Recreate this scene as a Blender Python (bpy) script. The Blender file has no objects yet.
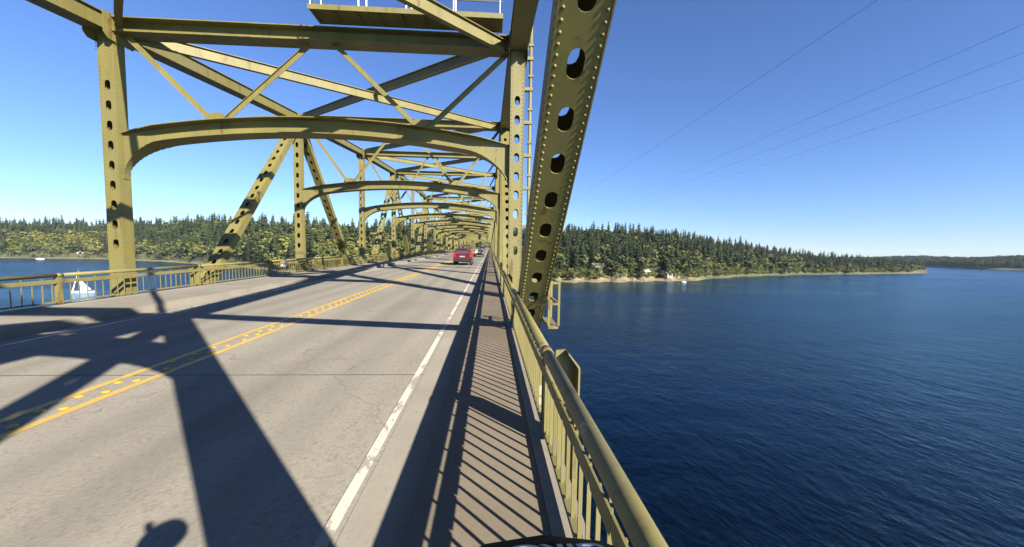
import bpy, math, random
import numpy as np
from mathutils import Matrix, Vector
random.seed(7); RNG = np.random.default_rng(11)
SC = bpy.context.scene
COL = SC.collection

# ------------------------------------------------------------------ camera
FPX = 385.0                       # focal length in pixels of a 1024 wide frame
ROLL = 0.0165
GRADE = math.radians(0.9)         # the bridge climbs towards mid span
EYE = 1.93                        # helmet camera above the carriageway
BR = Matrix.Rotation(GRADE, 4, 'X')
v = Vector(((490 - 512) / FPX, (273.5 - 246.5) / FPX, -1)).normalized()
xb = Vector((math.cos(ROLL), -math.sin(ROLL), 0)); xb = (xb - v * xb.dot(v)).normalized()
zb = xb.cross(v)
cam_d = bpy.data.cameras.new('camera')
cam_d.sensor_width = 36.0; cam_d.lens = FPX / 1024 * 36.0
cam_d.clip_start = 0.02; cam_d.clip_end = 20000
cam = bpy.data.objects.new('camera', cam_d); COL.objects.link(cam)
cam.matrix_world = BR @ Matrix.Translation((0, 0, EYE)) @ Matrix((xb, v, zb)).to_4x4()
SC.camera = cam

# ------------------------------------------------------------------ sky, sun, exposure
SUN_X, SUN_Y = 1.22, 1.45          # shadow run per metre of height: -x, +y
tosun = Vector((SUN_X, -SUN_Y, 1.0)).normalized()
world = bpy.data.worlds.new('World'); SC.world = world; world.use_nodes = True
wn = world.node_tree.nodes; wl = world.node_tree.links
bgn = wn['Background']; sky = wn.new('ShaderNodeTexSky'); sky.sky_type = 'NISHITA'
sky.sun_disc = False
sky.sun_elevation = math.asin(tosun.z); sky.sun_rotation = math.atan2(tosun.x, tosun.y)
sky.altitude = 0; sky.air_density = 1.0; sky.dust_density = 0.0; sky.ozone_density = 5.0
wb = wn.new('ShaderNodeMix'); wb.data_type = 'RGBA'; wb.blend_type = 'MULTIPLY'; wb.inputs[0].default_value = 1.0; wb.inputs[7].default_value = (0.70, 0.775, 1.0, 1)   # white balance of the whole sky
wl.new(sky.outputs[0], wb.inputs[6]); wl.new(wb.outputs[2], bgn.inputs[0]); bgn.inputs[1].default_value = 0.05
sun_d = bpy.data.lights.new('sun', 'SUN'); sun_d.energy = 5.0; sun_d.angle = math.radians(0.53)
sun_d.color = (1.0, 0.92, 0.78)
sun = bpy.data.objects.new('sun', sun_d); COL.objects.link(sun)
sun.rotation_euler = tosun.to_track_quat('Z', 'Y').to_euler(); sun.location = (60, -60, 60)
SC.view_settings.view_transform = 'Standard'; SC.view_settings.look = 'None'
SC.view_settings.gamma = 1.0; SC.view_settings.exposure = 1.88
SC.view_settings.use_curve_mapping = False
SC.cycles.max_bounces = 6; SC.cycles.diffuse_bounces = 2; SC.cycles.glossy_bounces = 3
SC.cycles.use_denoising = True

# ------------------------------------------------------------------ materials
MAT = {}
def mat(name, col, rough=0.6, metal=0.0, spec=0.5):
    m = bpy.data.materials.new(name); m.use_nodes = True
    b = m.node_tree.nodes['Principled BSDF']
    b.inputs['Base Color'].default_value = (*col, 1); b.inputs['Roughness'].default_value = rough
    b.inputs['Metallic'].default_value = metal; b.inputs['Specular IOR Level'].default_value = spec
    MAT[name] = m; return m
def nd(m, t, **kw):
    n = m.node_tree.nodes.new(t)
    for k, val in kw.items():
        if k.startswith('_'): n.inputs[k[1:].replace('_', ' ')].default_value = val
        else: setattr(n, k, val)
    return n
def lk(m, a, b): m.node_tree.links.new(a, b)
def ramp(m, fac, stops):
    r = nd(m, 'ShaderNodeValToRGB'); e = r.color_ramp.elements
    while len(e) < len(stops): e.new(0.5)
    for i, (p, c) in enumerate(stops):
        e[i].position = p; e[i].color = (*c, 1) if len(c) == 3 else c
    lk(m, fac, r.inputs[0]); return r.outputs[0]
def g3(x): return (x, x, x)
def mixc(m, fac, a, b):
    n = nd(m, 'ShaderNodeMix', data_type='RGBA')
    for src, i in ((fac, 0), (a, 6), (b, 7)):
        if hasattr(src, 'is_linked'): lk(m, src, n.inputs[i])
        else: n.inputs[i].default_value = src if not isinstance(src, tuple) else (*src, 1)
    return n.outputs[2]
def coords(m, scale=(1, 1, 1), kind='Object'):
    t = nd(m, 'ShaderNodeTexCoord'); mp = nd(m, 'ShaderNodeMapping'); mp.inputs['Scale'].default_value = scale
    lk(m, t.outputs[kind], mp.inputs[0]); return mp.outputs[0]
def noise(m, vec, scale, detail=4, rough=0.6):
    n = nd(m, 'ShaderNodeTexNoise'); n.inputs['Scale'].default_value = scale
    n.inputs['Detail'].default_value = detail; n.inputs['Roughness'].default_value = rough
    lk(m, vec, n.inputs['Vector']); return n.outputs['Fac']
def bump(m, h, strength, dist):
    b = nd(m, 'ShaderNodeBump'); b.inputs['Strength'].default_value = strength; b.inputs['Distance'].default_value = dist
    lk(m, h, b.inputs['Height']); lk(m, b.outputs[0], m.node_tree.nodes['Principled BSDF'].inputs['Normal'])
def pb(m): return m.node_tree.nodes['Principled BSDF']
def geo_pos(m, scale=(1, 1, 1)):
    t = nd(m, 'ShaderNodeNewGeometry'); mp = nd(m, 'ShaderNodeMapping'); mp.inputs['Scale'].default_value = scale
    lk(m, t.outputs['Position'], mp.inputs[0]); return mp.outputs[0]

def paint_mat(name, col, rust=0.595, chip=0.68):
    m = mat(name, col, 0.56, spec=0.35)
    p = geo_pos(m); pz = geo_pos(m, (1, 1, 0.25))
    ps = geo_pos(m, (1, 1, 0.1))
    c = mixc(m, ramp(m, noise(m, pz, 0.9, 6), [(0.3, g3(0)), (0.7, g3(1))]), tuple(x * 0.80 for x in col), tuple(min(1, x * 1.16) for x in col))
    c = mixc(m, ramp(m, noise(m, p, 0.35, 4), [(0.45, g3(0)), (0.7, g3(0.55))]), c, (col[0] * 1.05, col[1] * 1.1, col[2] * 2.0))
    c = mixc(m, ramp(m, noise(m, ps, 5.0, 6, 0.7), [(0.52, g3(0)), (0.72, g3(0.6))]), c, tuple(x * 0.6 for x in col))
    c = mixc(m, ramp(m, noise(m, pz, 3.1, 8, 0.7), [(rust, g3(0)), (rust + 0.05, g3(0.8))]), c, (0.11, 0.055, 0.02))
    c = mixc(m, ramp(m, noise(m, p, 2.3, 8, 0.72), [(chip, g3(0)), (chip + 0.02, g3(0.8))]), c, (0.42, 0.38, 0.30))
    lk(m, c, pb(m).inputs['Base Color'])
    bump(m, noise(m, p, 40, 3), 0.15, 0.004)
    return m
YEL = (0.172, 0.150, 0.045)
paint_mat('bridge_paint', YEL)
paint_mat('rail_paint', (0.182, 0.158, 0.050), 0.60, 0.655)
mat('galvanised', (0.24, 0.235, 0.20), 0.4, 0.6)
mat('dark_steel', (0.05, 0.05, 0.05), 0.5, 0.5)

m = mat('asphalt', (0.25, 0.235, 0.21), 0.9, spec=0.15)
p = geo_pos(m); pl = geo_pos(m, (1.0, 0.06, 1))
c = mixc(m, ramp(m, noise(m, p, 0.35, 5), [(0.3, g3(0)), (0.7, g3(1))]), (0.235, 0.213, 0.172), (0.305, 0.278, 0.228))
c = mixc(m, ramp(m, noise(m, pl, 1.1, 4), [(0.40, g3(0)), (0.62, g3(0.55))]), c, (0.34, 0.312, 0.262))
vor = nd(m, 'ShaderNodeTexVoronoi'); vor.inputs['Scale'].default_value = 34; lk(m, p, vor.inputs['Vector'])
c = mixc(m, ramp(m, vor.outputs['Color'], [(0.12, g3(0.4)), (0.4, g3(0)), (0.8, g3(0))]), c, (0.13, 0.122, 0.11))
c = mixc(m, ramp(m, noise(m, p, 24, 3, 0.8), [(0.55, g3(0)), (0.72, g3(0.6))]), c, (0.42, 0.40, 0.36))
c = mixc(m, ramp(m, noise(m, p, 1.7, 3), [(0.74, g3(0)), (0.78, g3(0.5))]), c, (0.14, 0.132, 0.12))
sx = nd(m, 'ShaderNodeSeparateXYZ'); lk(m, geo_pos(m), sx.inputs[0])
wob = nd(m, 'ShaderNodeMath', operation='MULTIPLY_ADD'); lk(m, noise(m, geo_pos(m, (1, .25, 1)), 0.5, 3), wob.inputs[0]); wob.inputs[1].default_value = 0.7; lk(m, sx.outputs[0], wob.inputs[2])
mr = nd(m, 'ShaderNodeMapRange'); lk(m, wob.outputs[0], mr.inputs[0]); mr.inputs[1].default_value = -9.3 + .35; mr.inputs[2].default_value = -0.5 + .35
def lane(c0): return [((v_ + 9.3) / 8.8, g3(w_)) for v_, w_ in ((c0 - 1.5, .0), (c0 - .95, .55), (c0 - .35, .0), (c0, .0), (c0 + .4, .0), (c0 + .95, .55), (c0 + 1.5, .0))]
def oil(c0): return [((v_ + 9.3) / 8.8, g3(w_)) for v_, w_ in ((c0 - .55, .0), (c0, .5), (c0 + .55, .0))]
c = mixc(m, ramp(m, mr.outputs[0], lane(-6.95) + lane(-2.9)), c, (0.20, 0.185, 0.155))
c = mixc(m, ramp(m, mr.outputs[0], oil(-6.95) + oil(-2.9)), c, (0.155, 0.142, 0.12))
vc = nd(m, 'ShaderNodeTexVoronoi', feature='DISTANCE_TO_EDGE'); vc.inputs['Scale'].default_value = 0.22
wv = nd(m, 'ShaderNodeVectorMath', operation='MULTIPLY_ADD'); ncv = nd(m, 'ShaderNodeTexNoise'); ncv.inputs['Scale'].default_value = 1.2
lk(m, p, ncv.inputs['Vector']); lk(m, ncv.outputs['Color'], wv.inputs[0]); wv.inputs[1].default_value = (1.3, 1.3, 0); lk(m, p, wv.inputs[2])
lk(m, wv.outputs[0], vc.inputs['Vector'])
c = mixc(m, ramp(m, vc.outputs['Distance'], [(0.0, g3(0.45)), (0.0015, g3(0.3)), (0.003, g3(0))]), c, (0.11, 0.10, 0.09))
lk(m, c, pb(m).inputs['Base Color']); bump(m, vor.outputs['Distance'], 0.25, 0.006)

def concrete(name, a, b):
    m = mat(name, a, 0.9, spec=0.15); p = geo_pos(m)
    c = mixc(m, ramp(m, noise(m, p, 0.9, 6), [(0.3, g3(0)), (0.7, g3(1))]), a, b)
    c = mixc(m, ramp(m, noise(m, p, 30, 4, 0.8), [(0.52, g3(0)), (0.75, g3(0.5))]), c, tuple(x * 0.6 for x in a))
    c = mixc(m, ramp(m, noise(m, p, 4.5, 6, 0.75), [(0.62, g3(0)), (0.68, g3(0.5))]), c, tuple(x * 0.68 for x in a))
    lk(m, c, pb(m).inputs['Base Color']); bump(m, noise(m, p, 60, 4), 0.3, 0.004); return m
concrete('concrete', (0.22, 0.20, 0.165), (0.29, 0.265, 0.22))
concrete('walkway', (0.18, 0.148, 0.108), (0.235, 0.195, 0.145))
concrete('gutter_concrete', (0.27, 0.248, 0.205), (0.335, 0.308, 0.255))
concrete('pale_concrete', (0.46, 0.43, 0.38), (0.60, 0.57, 0.50))

def line_mat(name, col, under, thr):
    m = mat(name, col, 0.6); p = geo_pos(m, (1, 0.5, 1))
    f = ramp(m, noise(m, p, 3.4, 9, 0.74), [(thr, g3(0)), (thr + 0.035, g3(1))])
    f2 = mixc(m, f, under, mixc(m, ramp(m, noise(m, p, 2.0, 5), [(0.3, g3(0)), (0.7, g3(1))]), tuple(x * 0.8 for x in col), col))
    lk(m, f2, pb(m).inputs['Base Color'])
line_mat('white_paint', (0.70, 0.655, 0.54), (0.33, 0.30, 0.25), 0.45)
line_mat('yellow_paint', (0.62, 0.41, 0.085), (0.28, 0.24, 0.17), 0.36)
mat('stud_yellow', (0.50, 0.31, 0.02), 0.5)
mat('joint_seal', (0.06, 0.058, 0.055), 0.8)

m = mat('water', (0.001, 0.004, 0.009), 0.06)
p = geo_pos(m, (1.0, 0.62, 1)); p2 = geo_pos(m, (0.35, 1.0, 1))
rot = nd(m, 'ShaderNodeMapping'); rot.inputs['Rotation'].default_value = (0, 0, 0.6); lk(m, p, rot.inputs[0])
h1 = noise(m, rot.outputs[0], 0.85, 5, 0.62); h2 = noise(m, rot.outputs[0], 0.17, 3, 0.55); h3 = noise(m, p2, 0.007, 5, 0.62)
a1 = nd(m, 'ShaderNodeMath', operation='MULTIPLY'); lk(m, h2, a1.inputs[0]); a1.inputs[1].default_value = 1.5
a2 = nd(m, 'ShaderNodeMath', operation='ADD'); lk(m, h1, a2.inputs[0]); lk(m, a1.outputs[0], a2.inputs[1])
amp = nd(m, 'ShaderNodeMapRange'); lk(m, h3, amp.inputs[0])
for i, val in enumerate((0.36, 0.64, 0.3, 1.4)): amp.inputs[i + 1].default_value = val
a3 = nd(m, 'ShaderNodeMath', operation='MULTIPLY'); lk(m, a2.outputs[0], a3.inputs[0]); lk(m, amp.outputs[0], a3.inputs[1])
nt = m.node_tree; nt.nodes.remove(pb(m))
bp = nd(m, 'ShaderNodeBump'); bp.inputs['Strength'].default_value = 1.0; bp.inputs['Distance'].default_value = 0.5; lk(m, a3.outputs[0], bp.inputs['Height'])
fr_ = nd(m, 'ShaderNodeFresnel'); fr_.inputs['IOR'].default_value = 1.27; lk(m, bp.outputs[0], fr_.inputs['Normal'])
df = nd(m, 'ShaderNodeBsdfDiffuse'); df.inputs['Color'].default_value = (0.0003, 0.0022, 0.0055, 1)
gl = nd(m, 'ShaderNodeBsdfGlossy'); gl.inputs['Color'].default_value = (0.55, 0.80, 1.0, 1); lk(m, bp.outputs[0], gl.inputs['Normal'])
lk(m, ramp(m, h3, [(0.38, g3(0.06)), (0.64, g3(0.24))]), gl.inputs['Roughness'])
mx_ = nd(m, 'ShaderNodeMixShader'); lk(m, fr_.outputs[0], mx_.inputs[0]); lk(m, df.outputs[0], mx_.inputs[1]); lk(m, gl.outputs[0], mx_.inputs[2])
lk(m, mx_.outputs[0], nt.nodes['Material Output'].inputs['Surface'])

m = mat('land', (0.05, 0.06, 0.025), 0.95); p = geo_pos(m)
c = mixc(m, ramp(m, noise(m, p, 0.02, 5), [(0.35, g3(0)), (0.65, g3(1))]), (0.035, 0.045, 0.018), (0.09, 0.10, 0.035))
c = mixc(m, ramp(m, noise(m, p, 0.25, 5), [(0.5, g3(0)), (0.7, g3(0.7))]), c, (0.15, 0.13, 0.06))
at = nd(m, 'ShaderNodeAttribute', attribute_name='beach')
c = mixc(m, at.outputs['Fac'], c, mixc(m, noise(m, p, 0.12, 6), (0.10, 0.09, 0.04), (0.34, 0.26, 0.15)))
lk(m, c, pb(m).inputs['Base Color']); bump(m, noise(m, p, 0.8, 5), 0.6, 0.5)

def foliage(name, src, stops):
    m = mat(name, (0.05, 0.08, 0.03), 0.75, spec=0.25)
    if src == 'tint': f = nd(m, 'ShaderNodeAttribute', attribute_name='tint').outputs['Fac']
    else: f = nd(m, 'ShaderNodeObjectInfo').outputs['Random']
    c = ramp(m, f, stops)
    c = mixc(m, ramp(m, noise(m, geo_pos(m), 0.5, 3), [(0.35, g3(0)), (0.65, g3(0.45))]), c, (0.05, 0.06, 0.02))
    lk(m, c, pb(m).inputs['Base Color']); return m
foliage('forest_leaves', 'tint', [(0.0, (0.014, 0.026, 0.010)), (0.40, (0.036, 0.056, 0.018)), (0.62, (0.095, 0.105, 0.022)), (1.0, (0.21, 0.20, 0.036))])
foliage('conifer_needles', 'rand', [(0.0, (0.018, 0.032, 0.012)), (1.0, (0.045, 0.066, 0.02))])
foliage('broad_leaves', 'rand', [(0.0, (0.065, 0.09, 0.022)), (0.6, (0.13, 0.15, 0.035)), (1.0, (0.21, 0.20, 0.05))])
mat('bark', (0.07, 0.05, 0.035), 0.9)
mat('house_white', (0.72, 0.70, 0.66), 0.6); mat('house_tan', (0.42, 0.33, 0.22), 0.7); mat('house_grey', (0.30, 0.31, 0.32), 0.7)
mat('roof_grey', (0.16, 0.155, 0.15), 0.8); mat('roof_pale', (0.6, 0.59, 0.56), 0.5); mat('roof_brown', (0.16, 0.10, 0.07), 0.8)
mat('glass', (0.03, 0.04, 0.05), 0.05, spec=0.8)
mat('boat_white', (0.80, 0.80, 0.79), 0.3); mat('sail_cloth', (0.82, 0.82, 0.80), 0.8); mat('navy', (0.02, 0.03, 0.07), 0.4)
mat('boulder_rock', (0.24, 0.20, 0.15), 0.9); mat('wood', (0.22, 0.16, 0.10), 0.8)
for n_, c_ in (('car_red', (0.105, 0.004, 0.007)), ('car_white', (0.40, 0.40, 0.39)), ('car_grey', (0.12, 0.125, 0.135)), ('car_black', (0.02, 0.02, 0.022))):
    m = mat(n_, c_, 0.25); pb(m).inputs['Coat Weight'].default_value = 0.6
mat('tyre', (0.02, 0.02, 0.02), 0.9); mat('rim', (0.5, 0.5, 0.5), 0.3, 0.8); mat('tail_red', (0.38, 0.012, 0.02), 0.25); mat('plate', (0.26, 0.26, 0.27), 0.5)
mat('cable', (0.03, 0.03, 0.035), 0.6)
mat('helmet_black', (0.006, 0.006, 0.007), 0.85, spec=0.05); mat('letter_blue', (0.06, 0.09, 0.17), 0.6)
mat('skin', (0.50, 0.30, 0.21), 0.6); mat('jersey', (0.05, 0.06, 0.09), 0.9); mat('bike_paint', (0.03, 0.10, 0.22), 0.3)

# ------------------------------------------------------------------ mesh helpers
class MB:
    def __init__(s): s.v = []; s.f = []
    def box(s, x0, x1, y0, y1, z0, z1):
        i = len(s.v)
        s.v += [(x, y, z) for x in (x0, x1) for y in (y0, y1) for z in (z0, z1)]
        s.f += [tuple(i + k for k in q) for q in ((0, 1, 3, 2), (4, 6, 7, 5), (0, 4, 5, 1), (2, 3, 7, 6), (0, 2, 6, 4), (1, 5, 7, 3))]
        return s
    def bar(s, p, q, w, h, side=(1, 0, 0), t0=0.0, t1=0.0):
        """box from p to q; w along 'side', h along the other cross axis"""
        p = Vector(p); q = Vector(q); d = (q - p).normalized(); p = p + d * t0; q = q - d * t1
        sx = Vector(side); sx = (sx - d * sx.dot(d)).normalized(); sy = d.cross(sx)
        i = len(s.v)
        for e in (p, q):
            for a, b in ((-1, -1), (1, -1), (1, 1), (-1, 1)):
                s.v.append(tuple(e + sx * (a * w / 2) + sy * (b * h / 2)))
        s.f += [(i, i + 3, i + 2, i + 1), (i + 4, i + 5, i + 6, i + 7)] + [(i + k, i + (k + 1) % 4, i + 4 + (k + 1) % 4, i + 4 + k) for k in range(4)]
        return s
    def ibeam(s, p, q, depth, width, side=(0, 1, 0), t=0.03):
        p = Vector(p); q = Vector(q); d = (q - p).normalized()
        sx = Vector(side); sx = (sx - d * sx.dot(d)).normalized(); sy = d.cross(sx)
        s.bar(p, q, t, depth - 2 * t, side)
        for k in (-1, 1): s.bar(p + sy * k * (depth / 2 - t / 2), q + sy * k * (depth / 2 - t / 2), width, t, side)
        return s
    def tube(s, pts, r, n=10, caps=True):
        pts = [Vector(p) for p in pts]; base = len(s.v); up = Vector((0.13, 0.21, 0.97))
        rr = r if isinstance(r, (list, tuple)) else [r] * len(pts)
        for k, p in enumerate(pts):
            d = (pts[min(k + 1, len(pts) - 1)] - pts[max(k - 1, 0)]).normalized()
            a = d.cross(up).normalized(); b = d.cross(a)
            for j in range(n):
                t = 2 * math.pi * j / n
                s.v.append(tuple(p + (a * math.cos(t) + b * math.sin(t)) * rr[k]))
        for k in range(len(pts) - 1):
            for j in range(n):
                s.f.append((base + k * n + j, base + k * n + (j + 1) % n, base + (k + 1) * n + (j + 1) % n, base + (k + 1) * n + j))
        if caps:
            s.f.append(tuple(base + j for j in range(n))[::-1]); s.f.append(tuple(base + (len(pts) - 1) * n + j for j in range(n)))
        return s
    def quad(s, a, b, c, d):
        i = len(s.v); s.v += [tuple(a), tuple(b), tuple(c), tuple(d)]; s.f.append((i, i + 1, i + 2, i + 3)); return s
    def prism(s, poly, axis, a, b):
        """extrude a 2D outline along axis 'x' or 'y' or 'z' between a and b"""
        i = len(s.v); n = len(poly)
        for t in (a, b):
            for (u, w) in poly:
                s.v.append({'x': (t, u, w), 'y': (u, t, w), 'z': (u, w, t)}[axis])
        s.f.append(tuple(range(i, i + n))); s.f.append(tuple(range(i + 2 * n - 1, i + n - 1, -1)))
        for k in range(n): s.f.append((i + k, i + n + k, i + n + (k + 1) % n, i + (k + 1) % n))
        return s
    def dome(s, c, nrm, r, h, n=6):
        c = Vector(c); nz = Vector(nrm).normalized(); a = nz.orthogonal().normalized(); b = nz.cross(a); i = len(s.v)
        for (rr, hh) in ((r, 0), (r * 0.72, h * 0.75)):
            for k in range(n):
                t = 2 * math.pi * k / n; s.v.append(tuple(c + (a * math.cos(t) + b * math.sin(t)) * rr + nz * hh))
        s.v.append(tuple(c + nz * h))
        for k in range(n):
            s.f.append((i + k, i + (k + 1) % n, i + n + (k + 1) % n, i + n + k)); s.f.append((i + n + k, i + n + (k + 1) % n, i + 2 * n))
        return s
    def mesh(s, name, material, smooth=False):
        me = bpy.data.meshes.new(name); me.from_pydata(s.v, [], s.f)
        for mm in (material if isinstance(material, list) else [material]): me.materials.append(MAT[mm])
        if smooth: me.polygons.foreach_set('use_smooth', [True] * len(me.polygons))
        me.validate(); return me
    def build(s, name, material, parent=None, smooth=False, fix=True):
        me = s.mesh(name, material, smooth)
        if fix:
            import bmesh
            bm = bmesh.new(); bm.from_mesh(me); bmesh.ops.recalc_face_normals(bm, faces=bm.faces); bm.to_mesh(me); bm.free()
        return link(name, me, parent)
def link(name, data, parent=None, loc=None):
    o = bpy.data.objects.new(name, data); COL.objects.link(o)
    if parent is not None: o.parent = parent
    if loc is not None: o.location = loc
    return o
def tag(o, label=None, cat=None, group=None, kind=None):
    for k, val in (('label', label), ('category', cat), ('group', group), ('kind', kind)):
        if val: o[k] = val
    return o
def empty(name, matrix, label, cat, group=None):
    o = link(name, None); o.empty_display_size = 0.3; o.matrix_world = matrix
    return tag(o, label, cat, group)
def onbridge(x=0, y=0, z=0, rz=0): return BR @ Matrix.Translation((x, y, z)) @ Matrix.Rotation(rz, 4, 'Z')
def copy_tree(o, parent=None):
    c = o.copy(); COL.objects.link(c); c.parent = parent
    for ch in list(o.children): copy_tree(ch, c)
    return c
def np_mesh(name, verts, tris, material, tint=None):
    me = bpy.data.meshes.new(name); nv, nt = len(verts), len(tris)
    me.vertices.add(nv); me.vertices.foreach_set('co', np.ascontiguousarray(verts, dtype=np.float32).ravel())
    me.loops.add(nt * 3); me.loops.foreach_set('vertex_index', np.ascontiguousarray(tris, dtype=np.int32).ravel())
    me.polygons.add(nt); me.polygons.foreach_set('loop_start', np.arange(0, nt * 3, 3, dtype=np.int32))
    me.update(calc_edges=True)
    if tint is not None:
        a = me.attributes.new('tint', 'FLOAT', 'POINT'); a.data.foreach_set('value', np.ascontiguousarray(tint, dtype=np.float32))
    me.materials.append(MAT[material]); return me

# ------------------------------------------------------------------ bridge dimensions (bridge frame: x right, y ahead, z up from the carriageway)
XL, XR = -12.0, 0.85                       # truss planes
RL, RR = -11.35, 0.52                      # railings
NODES = 27
YN = {0: -0.2, 1: 13.3}
for k in range(2, NODES + 1): YN[k] = 13.3 + 11.9 * (k - 1)
YN[-1] = -12.5; YN[-2] = -24.4
HN = {-2: 7.5, -1: 7.5, 0: 7.4, 1: 8.6, 2: 9.6, 3: 10.4, 4: 10.9, 5: 11.05, 6: 10.8, 7: 10.3, 8: 9.7, 9: 9.2, 10: 8.9}
for k in range(11, NODES + 1): HN[k] = 8.9 + 2.1 * max(0, 1 - abs(k - 16) / 6.0) ** 1.0 if k < 22 else 8.6
ZB = -3.9                                  # bottom chord
SW = 0.18                                  # footway above carriageway
YEND = YN[NODES] + 90
W = 0.46                                   # member width

# ------------------------------------------------------------------ deck, carriageway, footways (setting)
road = MB().box(-9.3, -0.5, -40, YEND, -0.35, 0).build('road', 'asphalt'); road.matrix_world = BR
tag(road, kind='structure')
def flat(name, x0, x1, y0, y1, z, m_, parent=road):
    n = max(1, int((y1 - y0) / 12)); b = MB()
    for i in range(n):
        a0 = y0 + (y1 - y0) * i / n; a1 = y0 + (y1 - y0) * (i + 1) / n
        b.quad((x0, a0, z), (x1, a0, z), (x1, a1, z), (x0, a1, z))
    return b.build(name, m_, parent, fix=False)
flat('gutter', -0.97, -0.5, -40, YEND, 0.004, 'gutter_concrete'); flat('gutter', -9.3, -8.85, -40, YEND, 0.004, 'gutter_concrete')
flat('edge_line', -1.10, -1.01, -40, YEND, 0.008, 'white_paint'); flat('edge_line', -8.80, -8.68, -40, YEND, 0.008, 'white_paint')
flat('centre_line', -5.20, -5.08, -40, YEND, 0.005, 'yellow_paint'); flat('centre_line', -4.78, -4.66, -40, YEND, 0.005, 'yellow_paint')
for k in range(0, NODES + 1):
    flat('expansion_joint', -9.29, -0.51, YN[k] + 5.9, YN[k] + 5.925, 0.0015, 'joint_seal')
stud_me = MB().dome((0, 0, 0), (0, 0, 1), 0.05, 0.02, 10).mesh('road_stud', 'stud_yellow', True)
for i in range(125):
    y = 3.1 + i * 0.46
    for x, dy in ((-5.02, 0.0), (-4.85, 0.11)):
        if random.random() < 0.06: continue
        link('road_stud', stud_me, road, (x + random.uniform(-.015, .015), y + dy + random.uniform(-.03, .03), 0.004))
def footway(name, x0, x1, kx0, kx1, top='walkway'):
    o = MB().box(x0, x1, -40, YEND, -0.35, SW - 0.012).build(name, 'concrete'); o.matrix_world = BR; tag(o, kind='structure')
    k = MB(); L = 3.97
    import bmesh
    for j in range(24):
        b = MB().box(x0 + 0.001, x1 - 0.001, -6 + j * L + .006, -6 + (j + 1) * L - .006, SW - 0.11, SW)
        b.build('slab', top, o)
    MB().box(x0 + 0.001, x1 - 0.001, -6 + 24 * L + .006, YEND, SW - 0.11, SW).build('far_slab', top, o)
    # the low concrete upstand the railing stands on
    MB().box(kx0, kx1, -40, YEND, SW - 0.012, SW + 0.028).build('upstand', 'concrete', o)
    return o
footway('pavement', -0.5, 0.62, 0.40, 0.62 - .004)
footway('pavement', -11.5, -9.3, -11.5 + .004, -11.26, 'concrete')
# deck edge (fascia) steel and stringers belong to the bridge

# ------------------------------------------------------------------ the truss bridge
bridge = empty('truss_bridge', onbridge(), 'olive yellow riveted steel through truss bridge carrying the two lane road', 'bridge')
S16 = [(1, 0), (1, .5), (1, 1), (.5, 1), (0, 1), (-.5, 1), (-1, 1), (-1, .5), (-1, 0), (-1, -.5), (-1, -1), (-.5, -1), (0, -1), (.5, -1), (1, -1), (1, -.5)]
def stadium(hw, hl):
    a = hl - hw; o = []
    for k, (sx, sy) in enumerate(S16):
        if k in (0, 8): o.append((sx * hw, 0))
        else:
            ang = {1: 0, 2: 40, 3: 66, 4: 90, 5: 114, 6: 140, 7: 180, 9: 180, 10: 220, 11: 246, 12: 270, 13: 294, 14: 320, 15: 0}[k]
            o.append((hw * math.cos(math.radians(ang)), (a if sy > 0 else -a) + hw * math.sin(math.radians(ang))))
    return o
def perforated(mb, T, L, w, yc, t, z0, z1, pitch=0.62, hw=0.088, hl=0.155):
    """plate in the xz plane at y = yc, from 0 to L, oval holes between z0 and z1; T maps local to world"""
    def P(x, y, z): return tuple(T @ Vector((x, y, z)))
    n = int((z1 - z0) / pitch); z1 = z0 + n * pitch
    def solid(a, b):
        i = len(mb.v)
        mb.v += [P(x, y, z) for x in (-w / 2, w / 2) for y in (yc - t / 2, yc + t / 2) for z in (a, b)]
        mb.f += [tuple(i + k for k in q) for q in ((0, 1, 3, 2), (4, 6, 7, 5), (0, 4, 5, 1), (2, 3, 7, 6), (0, 2, 6, 4), (1, 5, 7, 3))]
    solid(0, z0); solid(z1, L)
    st = stadium(hw, hl)
    for c in range(n):
        zc = z0 + (c + .5) * pitch; i = len(mb.v)
        for y in (yc - t / 2, yc + t / 2):
            mb.v += [P(sx * w / 2, y, zc + sz * pitch / 2) for sx, sz in S16]
            mb.v += [P(x, y, zc + z) for x, z in st]
        for k in range(16):
            k2 = (k + 1) % 16
            mb.f.append((i + k, i + k2, i + 16 + k2, i + 16 + k)); mb.f.append((i + 32 + k, i + 48 + k, i + 48 + k2, i + 32 + k2))
            mb.f.append((i + 16 + k, i + 16 + k2, i + 48 + k2, i + 48 + k))
            if k in (0, 1, 6, 7, 8, 9, 14, 15): mb.f.append((i + k, i + 32 + k, i + 32 + k2, i + k2))
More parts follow.
